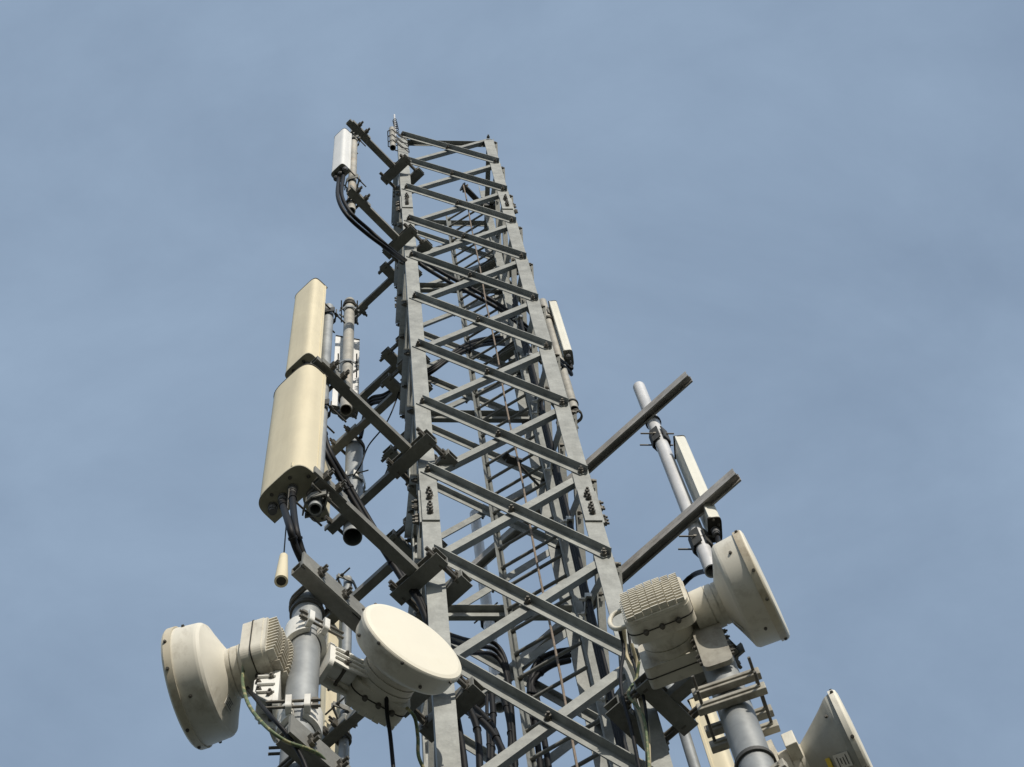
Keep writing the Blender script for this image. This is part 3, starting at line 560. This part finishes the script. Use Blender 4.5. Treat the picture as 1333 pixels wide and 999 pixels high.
def tilt_mount(P, z, hubp, label, r, m='castwhite', clamps=(0.16, -0.20), wing=(0.07, -0.13), square=False):
    """cast bracket: saddles round the pipe joined by rods, ribbed wing out to the hub"""
    c = V(P.x, P.y, z); hubp = Vector(hubp); d = V(hubp.x - c.x, hubp.y - c.y, 0); L = d.length; d.normalize(); s = V(-d.y, d.x, 0)
    T = thing('dish_mount', c, label, 'dish bracket', 'cast dish brackets')
    def arc(sg, dz, hgt, thick, half):
        q = MB(); n = 14; R0 = r + 0.002; R1 = r + 0.002 + thick; vs = []
        for k in range(n + 1):
            a = -half + 2 * half * k / n; e = d * sg * math.cos(a) + s * math.sin(a); fl = 1.0 - 0.35 * abs(a / half) ** 2
            vs += [c + e * R0 + ZA * (dz - hgt / 2 * fl), c + e * R1 + ZA * (dz - hgt / 2 * fl), c + e * R1 + ZA * (dz + hgt / 2 * fl), c + e * R0 + ZA * (dz + hgt / 2 * fl)]
        for j in range(4): q.add(vs, [(k * 4 + j, k * 4 + (j + 1) % 4, k * 4 + 4 + (j + 1) % 4, k * 4 + 4 + j) for k in range(n)], j in (1, 3))
        q.add(vs, [(0, 1, 2, 3), (4 * n + 3, 4 * n + 2, 4 * n + 1, 4 * n)])
        return q
    for dz in clamps:
        for sg in (-1, 1):
            if square:
                q = MB()
                q.box(c + d * sg * (r + 0.020) + ZA * dz, d, s, 0.034, 2 * r + 0.15, 0.055); q.box(c + d * sg * (r + 0.020) + ZA * (dz - 0.0), d, s, 0.050, 2 * r + 0.11, 0.020)
            else:
                q = arc(sg, dz, 0.16, 0.022, PI * 0.42)
                for e in (-1, 1): rbox(q, c + d * sg * (r * 0.22 + 0.022) + s * e * (r + 0.030) + ZA * dz, s, ZA, d, 0.052, 0.10, 0.024, 0.016)
            q.obj('saddle', M[m], T, bevel=0.004)
        for e in (-1, 1):
            for zz in ((-0.024, 0.024) if not square else (0,)):
                off = r + (0.034 if not square else 0.050); a = -(r + 0.045) if square else -(r * 0.2 + 0.075)
                q = MB(); threaded(q, c + d * a + s * e * off + ZA * (dz + zz), c + d * (r * 0.4 + 0.10 + (0.05 if square else 0)) + s * e * off + ZA * (dz + zz), 0.0068, (0.022, )); q.obj('clamp_rod', M['bolt'], T)
    w1, w0 = wing; zc = (w1 + w0) / 2; hw = (w1 - w0) / 2
    q = MB(); rbox(q, c + d * (r + 0.030) + ZA * zc, s, ZA, d, 0.13, 2 * hw + 0.06, 0.022, 0.03)
    if len(clamps) > 1 and not square:
        zt_, zb_ = max(max(clamps), w1), min(min(clamps), w0)
        for e in (-0.04, 0.04): q.box(c + d * (r + 0.026) + s * e + ZA * (zt_ + zb_) / 2, d, s, 0.028, 0.014, zt_ - zb_)
    q.obj('yoke', M[m], T, bevel=0.004)
    L1 = L - r - 0.03
    q = MB(); rbox(q, c + d * (r + 0.03 + L1 * 0.45) + ZA * zc, s, ZA, d, 0.085, hw * 1.1, L1 * 0.85, 0.03); q.obj('core', M[m], T, bevel=0.004)
    for sg in (-1, 1):
        q = MB(); vs = []; N = 15; prof_ = [(r + 0.03 + L1 * (0.5 - 0.5 * math.cos(2 * PI * k / N)), zc + hw * math.sin(2 * PI * k / N) * (1.0 - 0.25 * (0.5 - 0.5 * math.cos(2 * PI * k / N)))) for k in range(N)]
        prof_ = [(r + 0.03, w0), (r + 0.03, w1), (r + 0.03 + L1 * 0.35, w1 * 1.0 + 0.01), (r + 0.03 + L1 * 0.8, zc + hw * 0.62), (r + 0.03 + L1, zc + hw * 0.4), (r + 0.03 + L1, zc - hw * 0.4), (r + 0.03 + L1 * 0.7, zc - hw * 0.75), (r + 0.03 + L1 * 0.3, w0 - 0.01)]
        N = len(prof_)
        for off in (0.0, 0.011): vs += [c + d * a + ZA * b_ + s * sg * (0.052 + off) for a, b_ in prof_]
        q.add(vs, [tuple(range(N)), tuple(range(2 * N - 1, N - 1, -1))] + [(i, N + i, N + (i + 1) % N, (i + 1) % N) for i in range(N)])
        for k in range(3):
            zz = zc + hw * (0.55 - 0.55 * k); q.box(c + d * (r + 0.03 + L1 * 0.45) + s * sg * 0.069 + ZA * zz, d, s, L1 * 0.8, 0.012, 0.010)
        q.obj('wing', M[m], T, bevel=0.003)
    for (a, b_) in ((0.25, 0.55), (0.25, -0.6), (0.8, 0.2), (0.75, -0.35)):
        for sg in (-1, 1):
            q = MB(); q.bolt(c + d * (r + 0.03 + L1 * a) + s * sg * 0.064 + ZA * (zc + hw * b_), s * sg, 0.0105, 0.010, 0.007); q.obj('pivot_bolt', M['bolt'], T)
    q = MB(); q.rod(c + d * (r + 0.03 + L1 * 0.3) - s * 0.078 + ZA * (w0 + 0.035), c + d * (r + 0.03 + L1 * 0.3) + s * 0.078 + ZA * (w0 + 0.035), 0.009); q.obj('pivot_pin', M['bolt'], T)
    return T
# left dish, seen from behind
d1c = V(-1.068, -0.315, -14.05)
T1, h1, n1, s1 = dish(d1c, 161, 0.262, 'left dish seen from behind, its dirty cone tapering to a grey radio box', cyl=0.105, deep=0.072, hub=0.108, hubl=0.09, sticker=[(-PI * 0.60, 0.62, 0.07, 0.05, M['sticker'])])
radio(h1 - n1 * 0.002 - s1 * 0.07 - ZA * 0.01, -n1, 'radio box with cooling fins between the left dish and the thick left pipe', w=0.45, h=0.33, d=0.09, fin=0.075, hs=1)
tilt_mount(PE, -14.30, h1 + V(0.02, 0, 0), 'white cast bracket holding the left dish on the thick left pipe', 0.067, clamps=(-0.27,), wing=(0.09, -0.15))
# dish facing the camera
d2c = V(-0.100, -0.470, -13.9)
T2, h2, n2, s2_ = dish(d2c, -58, 0.249, 'dish with its bright round face towards the viewer, left of the mast', rim=0.03, cyl=0.07, deep=0.06, hub=0.125, hubl=0.085, rimmat='dish')
radio(h2 + n2 * 0.002, -n2, 'radio box with connectors under the dish with the bright face', w=0.27, h=0.25, d=0.085, fin=0.04)
tilt_mount(PE, -13.92, V(h2.x - 0.02, h2.y + 0.02, 0), 'ribbed cast bracket holding the bright faced dish', 0.069, 'castwhite', clamps=(0.10,), wing=(0.06, -0.08))
# right dish
d3c = V(1.462, -0.60, -13.6)
T3, h3, n3, s3 = dish(d3c, -27, 0.263, 'right dish seen edge on above the thick right pipe', cyl=0.10, deep=0.065, hub=0.10, hubl=0.14, sticker=[(-PI * 0.38, 0.6, 0.03, 0.07, M['sticker'])])
cpl = V(1.07, -0.27, -13.66)
cb = thing('coupler_box', cpl, 'cream coupler box under the finned radio at lower right', 'radio coupler')
aX = V(-0.40, -0.92, 0).normalized(); aS = V(-aX.y, aX.x, 0)
m = MB(); rbox(m, cpl, aS, ZA, aX, 0.30, 0.24, 0.11, 0.03); m.obj('housing', M['cast'], cb, bevel=0.005)
m = MB(); rbox(m, cpl, aS, ZA, aX, 0.306, 0.246, 0.005, 0.032); m.obj('seam', M['gasket'], cb)
m = MB(); m.lathe(cpl + aX * 0.05, aX, [(0, 0.118), (0.05, 0.118), (0.05, 0.112), (0.056, 0.112), (0.056, 0.118), (0.10, 0.118), (0.10, 0.124), (0.135, 0.124), (0.135, 0.1)], 40, False); m.obj('adaptor_ring', M['cast'], cb)
m = MB(); hb = Vector(h3); m.tube([cpl + V(0.10, -0.02, 0.02), (cpl + hb) / 2 + V(0.03, 0.02, 0.0), hb], 0.035, 12); m.obj('waveguide', M['cast'], cb)
radio(cpl + aX * 0.187, aX, 'finned radio box with a loop handle beside the right dish', w=0.30, h=0.28, d=0.10, fin=0.045, hs=-1)
tilt_mount(PG, -13.80, V(h3.x + 0.04, h3.y + 0.02, 0), 'cast bracket carrying the right dish on the thick right pipe', 0.073, 'castdark', clamps=(-0.40, -0.53), wing=(0.10, -0.22), square=True)
# lowest right dish
d4c = V(1.705, -0.29, -14.5)
T4, h4, n4, s4 = dish(d4c, -27, 0.252, 'lowest right dish, only half inside the photo, with a yellow sticker', cyl=0.02, deep=0.17, hub=0.105, hubl=0.10, rim=0.035, rimmat='dish', shell='shadedshell', sticker=[(-PI * 0.655, 0.52, 0.045, 0.022, M['yellow']), (-PI * 0.645, 0.20, 0.06, 0.075, M['sticker'])])
m = MB(); m.box(c_ := (Vector(h4) + n4 * 0.07 - s4 * 0.12), s4, n4, 0.10, 0.05, 0.10); m.obj('polariser_lug', M['dish'], T4, bevel=0.004)
radio(h4, -n4, 'radio box behind the lowest right dish', w=0.28, h=0.27, d=0.10, fin=0.05)
tilt_mount(PG, -14.90, V(h4.x - 0.03, h4.y, 0), 'cast bracket carrying the lowest right dish', 0.074, 'castdark', clamps=(-0.1, -0.35), wing=(0.25, 0.0), square=True)

# ---------------------------------------------------------------- top of the mast
lz = atz(518, 205, -2.0)
st = thing('air_terminal', (-0.03, -0.06, -2.0), 'short tilted pipe with a thin lightning rod lashed to the mast top', 'lightning rod')
q0 = V(-0.055, -0.045, 0)
m = MB(); m.pipe(q0 + ZA * -1.98, q0 + ZA * -1.05, 0.031, 0.006, 20); m.obj('pipe_stub', M['rust_pipe'], st)
m = MB(); m.rod(q0 + V(0.035, 0, -1.6), q0 + V(0.035, 0, -0.28), 0.010); m.obj('rod', M['white_pipe'], st)
m = MB(); m.tube([q0 + V(0.052 + 0.020 * math.cos(t * 0.42) - 0.0002 * t, 0.020 * math.sin(t * 0.42), -1.15 + 0.58 * t / 90) for t in range(90)], 0.0045, 6); m.obj('spring_coil', M['dark'], st)
for k in range(3):
    zz = -1.30 - 0.26 * k
    m = MB(); m.tube([q0 + V(-0.045, -0.03, zz), q0 + V(0.0, -0.045, zz + 0.02), V(0.04, -0.014, zz), V(0.108, -0.012, zz - 0.05), V(0.112, 0.02, zz - 0.04), V(0.05, 0.03, zz), V(-0.02, 0.02, zz + 0.02), q0 + V(-0.045, 0.02, zz + 0.01), q0 + V(-0.045, -0.03, zz)], 0.006, 6); m.obj('lashing', M['dark'], st)
    m = MB(); m.tube([q0 + V(0.035, -0.036, zz), V(0.108, -0.014, zz - 0.23)], 0.005, 6); m.obj('lashing', M['dark'], st)
m = MB(); m.bolt((0.97, 0.02, top_z - 0.03), ZA, 0.018, 0.03, 0.05); m.obj('step_bolt', M['dark'], tower)

# hanging cap under the large antenna
hc = at(366, 757, (1, 1, 0), B2.x + B2.y - 0.15)
hcT = thing('hanging_cap', hc, 'small cream cone hanging on a thin wire below the large antenna', 'cap')
top = hc + ZA * 0.30
m = MB(); m.lathe(hc, ZA, [(0, 0.022), (0, 0.031), (0.03, 0.030), (0.27, 0.019), (0.285, 0.012), (0.285, 0)], 20); m.lathe(hc, ZA, [(0.0, 0.022), (0.2, 0.014), (0.2, 0)], 20); m.obj('cone', M['cream'], hcT)
m = MB(); m.lathe(hc, ZA, [(0.004, 0.0235), (0.004, 0)], 20); m.obj('plug', M['gasket'], hcT)
wt_ = at(373, 668, (1, 1, 0), B2.x + B2.y - 0.12); wt_.z = -12.27
m = MB(); m.rod(top - ZA * 0.02, wt_, 0.0035, 6); m.obj('wire', M['bolt'], hcT)

# ---------------------------------------------------------------- cables
def cable(pts, r, label, m='cable', group=None, ties=0):
    P_ = spline(pts, 8); base = P_[-1]
    mb = MB(); mb.tube(P_, r, 10)
    for k in range(ties):
        i = int((k + 1) * (len(P_) - 2) / (ties + 1)); d = (P_[i + 1] - P_[i]).normalized()
        mb.lathe(P_[i], d, [(-0.006, r), (-0.006, r * 1.25), (0.006, r * 1.25), (0.006, r)], 10)
    return tag(mb, 'cable', M[m], base, label, 'cable', group)
DL = (1, -1, 0); DB = (1, 1, 0)
def X(x, y, n, d): return at(x, y, n, d)
# large antenna down to the thick pipe
zc = -12.33
for i, (dx, lb) in enumerate(((0, 'right one of two thick black cables hanging from the large antenna'), (-9, 'left one of two thick black cables hanging from the large antenna'))):
    a = B2 + f2 * 0.15 * 0.42 + s2 * (0.035 - 0.07 * i) + ZA * (zc - B2.z)
    cable([a + ZA * 0.06, a, at(384 + dx * 0.9, 682, DL, -0.02), at(391 + dx * 0.7, 712, DL, -0.05), at(402 + dx * 0.35, 742, DL, -0.10), at(410 + dx * 0.2, 762, DL, -0.18), at(412, 790, DL, -0.26), at(408, 860, DL, -0.30), at(402, 1000, DL, -0.30)], 0.0175, lb, ties=5)
# straight pair from the upper antenna to the mast
for i, lb in enumerate(('upper one of two straight black cables crossing behind the long left arm', 'lower one of two straight black cables crossing behind the long left arm')):
    o_ = 7 * i
    cable([at(416 - o_ * 0.3, 500, DL, -0.06), at(419 - o_ * 0.7, 545, DL, -0.10), at(428 - o_ * 0.8, 585, DL, -0.10), at(452 - o_ * 0.7, 628 + o_ * 0.4, DL, -0.14), at(487 - o_ * 0.5, 688 + o_ * 0.5, DL, -0.16), at(524, 748 + o_, DL, -0.14), at(552, 792 + o_, DL, -0.05), V(0.12, 0.14 + 0.03 * i, -13.6), V(0.13, 0.16 + 0.03 * i, -15.5)], 0.0165, lb, ties=4)
# small white antenna
for i, lb in enumerate(('outer black cable curving from the small white antenna to the mast', 'inner black cable curving from the small white antenna to the mast')):
    a = atz(441 + 6 * i, 231 - 3 * i, -5.12)
    cable([a + ZA * 0.05, a - ZA * 0.12, at(440 + 5 * i, 258 - 3 * i, DL, 0.0), at(452 + 5 * i, 281 - 3 * i, DL, 0.02), at(477 + 4 * i, 304 - 4 * i, DL, 0.03), at(509, 328 - 3 * i, DL, 0.06), V(0.06 + 0.02 * i, 0.13, -5.9), V(0.08 + 0.02 * i, 0.16, -6.6), V(0.06 + 0.03 * i, 0.2, -15)], 0.0165, lb)
# inside, to the slim right antenna
for i, lb in enumerate(('upper black cable slanting across the inside of the mast', 'lower black cable slanting across the inside of the mast')):
    cable([V(0.10, 0.18, -5.2), at(546, 337 + 6 * i, (0, 1, 0), 0.30), at(575, 355 + 7 * i, (0, 1, 0), 0.36), at(610, 374 + 7 * i, (0, 1, 0), 0.42), at(650, 397 + 6 * i, (0, 1, 0), 0.5), at(684, 424 + 5 * i, (0, 1, 0), 0.6), at(706, 445 + 4 * i, (0, 1, 0), 0.9), at(722, 462 + 5 * i, (0, 1, 0), 1.3), at(738, 476 + 5 * i, (0, 1, 0), 1.5), V(PK.x + 0.10, PK.y + 0.03 + 0.06 * i, -4.22), V(PK.x + 0.10, PK.y + 0.03 + 0.06 * i, -4.08)], 0.017, lb)
# bundle from the rear left arms
for i, lb in enumerate(('upper cable looping from the rear left arm into the mast', 'middle cable looping from the rear left arm into the mast', 'lower cable looping from the rear left arm into the mast')):
    cable([V(PC.x + 0.05, PC.y - 0.1, -6.2 - 0.06 * i), at(480, 522 + 4 * i, DB, 1.05), at(500, 514 + 4 * i, DB, 1.08), at(520, 502 + 4 * i, DB, 1.1), at(560, 480 + 3 * i, (0, 1, 0), 0.90), at(585, 462 + 3 * i, (0, 1, 0), 0.85), at(612, 446 + 4 * i, (0, 1, 0), 0.85), at(640, 440 + 4 * i, (0, 1, 0), 0.95), at(668, 440 + 5 * i, (0, 1, 0), 1.1)], 0.016, lb)
cable([at(526, 493, DB, 1.0), at(505, 547, DB, 0.98), at(480, 580, DB, 0.95), at(470, 605, DB, 0.95), at(460, 620, DB, 1.0)], 0.006, 'thin black wire arching from the rear left leg down to the wide pipe')
cable([at(507, 592, DB, 1.0), at(504, 612, DB, 1.0), at(492, 632, DB, 1.0), at(476, 645, DB, 1.0), at(463, 650, DB, 1.0)], 0.006, 'thin black wire curving below the rear left arm')
# low bundle between the legs, lower left of the mast inside
lows = [[(598, 905), (612, 925), (622, 955), (625, 1010)], [(606, 925), (628, 940), (648, 965), (668, 1010)], [(612, 915), (640, 945), (655, 985), (662, 1020)], [(640, 905), (642, 935), (640, 980), (642, 1020)], [(652, 900), (660, 925), (665, 960), (662, 1015)], [(634, 905), (634, 935), (636, 975), (634, 1020)]]
names = ['thick black cable curling out under the bracket at the foot of the photo', 'thick black cable slanting down to the right at the foot of the mast', 'black cable beside the slanting one at the foot of the mast', 'black cable hanging left of the pale pipe', 'black cable hanging in front of the pale pipe', 'thin black cable hanging left of the ladder']
for P_, lb, y in zip(lows, names, (0.25, 0.3, 0.5, 0.8, 0.9, 0.7)): cable([at(a, b, (0, 1, 0), y) for a, b in P_], 0.017 if 'thin' not in lb else 0.01, lb, ties=2)
for i, y0 in enumerate((826, 834, 842)):
    cable([at(584, y0, (0, 1, 0), 0.5), at(612, y0 + 8, (0, 1, 0), 0.7), at(640, y0 + 10, (0, 1, 0), 0.8), at(656, y0 + 28, (0, 1, 0), 0.85), at(664, y0 + 70, (0, 1, 0), 0.88), at(672, y0 + 170, (0, 1, 0), 0.9)], 0.0125, ('upper', 'middle', 'lower')[i] + ' black cable bending over the pale pipe beside the ladder')
for i in range(3):
    cable([at(742, 846 + 7 * i, (0, 1, 0), 0.9), at(720, 850 + 8 * i, (0, 1, 0), 0.9), at(702, 860 + 9 * i, (0, 1, 0), 0.92), at(692, 878 + 7 * i, (0, 1, 0), 0.95), at(689 + 5 * i, 910, (0, 1, 0), 0.95), at(690 + 9 * i, 960, (0, 1, 0), 0.95), at(694 + 12 * i, 1020, (0, 1, 0), 0.95)], 0.017, ('left', 'centre', 'right')[i] + ' cable of the black bundle arching behind the ladder', ties=2)
# feeder run on the right face with bright clamps
fr = V(0.93, 0.42, 0)
for i in range(3):
    P_ = fr + V(0.0, 0.045 * i, 0); cable([P_ + ZA * -5.6, P_ + V(0.004, 0, -9), P_ + V(-0.003, 0, -12), P_ + ZA * -17], 0.015, ('front', 'middle', 'rear')[i] + ' cable of the black run clipped inside the right side of the mast')
for k, z in enumerate((-6.3, -7.3, -8.3, -9.4, -10.5, -11.6, -12.6, -13.4)):
    m = MB(); m.box(fr + V(0.0, 0.045, z), (1, 0, 0), (0, 1, 0), 0.045, 0.15, 0.045)
    m.bolt(fr + V(-0.02, 0.0, z), (-1, 0, 0), 0.014, 0.015, 0.02); m.bolt(fr + V(-0.02, 0.09, z), (-1, 0, 0), 0.014, 0.015, 0.02)
    tag(m, 'cable_clip', M['nickel'], fr + V(0, 0.045, z), 'shiny clip holding the black cables inside the right side of the mast', 'cable clip', 'bright clips on the cable run')
# radio leads
hz1 = h1 - n1 * 0.05
cable([at(317, 866, (0, 0, 1), -14.16), at(316, 890, DL, -0.30), at(324, 918, DL, -0.2), at(345, 945, DL, -0.02), at(372, 965, DL, 0.04), at(400, 975, DL, 0.08), at(418, 985, DL, 0.08), at(438, 1010, DL, 0.02)], 0.0075, 'green and yellow earth wire hanging from the left radio box', 'green_wire')
cable([at(322, 896, (0, 0, 1), -14.2), at(335, 912, DL, -0.2), at(352, 932, DL, -0.02), at(375, 958, DL, 0.04), at(392, 985, DL, 0.05), at(402, 1010, DL, 0.05)], 0.0085, 'black lead running down beside the green wire at lower left', 'cable')
cable([at(503, 905, (0, 0, 1), -14.02), at(504, 930, (0, 1, 0), -0.2), at(508, 958, (0, 1, 0), -0.15), at(513, 1010, (0, 1, 0), -0.1)], 0.009, 'black lead hanging straight down from the bright faced dish')
cable([at(530, 922, (0, 0, 1), -14.02), at(540, 935, (0, 1, 0), -0.15), at(544, 960, (0, 1, 0), -0.12), at(545, 985, (0, 1, 0), -0.1), at(556, 1010, (0, 1, 0), -0.05)], 0.008, 'thin green wire hanging left of the front left leg', 'green_wire')
for i, (pts, mm, rr, lb) in enumerate((
    ([(812, 818), (815, 852), (826, 880), (832, 905), (842, 945), (845, 1010)], 'beige_wire', 0.011, 'beige wire hanging in front of the front right leg'),
    ([(822, 838), (830, 870), (826, 905), (836, 940), (842, 975), (843, 1010)], 'beige_wire', 0.009, 'second beige wire crossing behind the first on the front right leg'),
    ([(806, 818), (812, 845), (808, 875), (810, 905), (822, 950), (834, 1010)], 'cable', 0.009, 'black lead hanging left of the beige wires'),
    ([(818, 822), (824, 860), (836, 900), (842, 940), (843, 1010)], 'cable', 0.007, 'thin black lead between the beige wires'),
    ([(832, 862), (828, 885), (818, 905), (838, 935), (846, 1010)], 'green_wire', 0.007, 'thin green wire among the leads at the front right leg'))):
    cable([at(a, b, (0, 1, 0), -0.16 if k < 1 else -0.06 - 0.012 * i) for k, (a, b) in enumerate(pts)], rr, lb, mm)
cable([at(930, 680, (0, 1, 0), cr.y + 0.1), at(934, 700, (0, 1, 0), cr.y + 0.1), at(935, 712, (0, 1, 0), cr.y + 0.05), at(925, 740, (0, 1, 0), cr.y + 0.2), at(890, 760, (0, 1, 0), 0.8), V(1.05, 0.7, -12)], 0.016, 'black cable leaving the foot of the long ivory antenna')

for o in C.objects:
    for k in ('_org', '_p'):
        if k in o: del o[k]
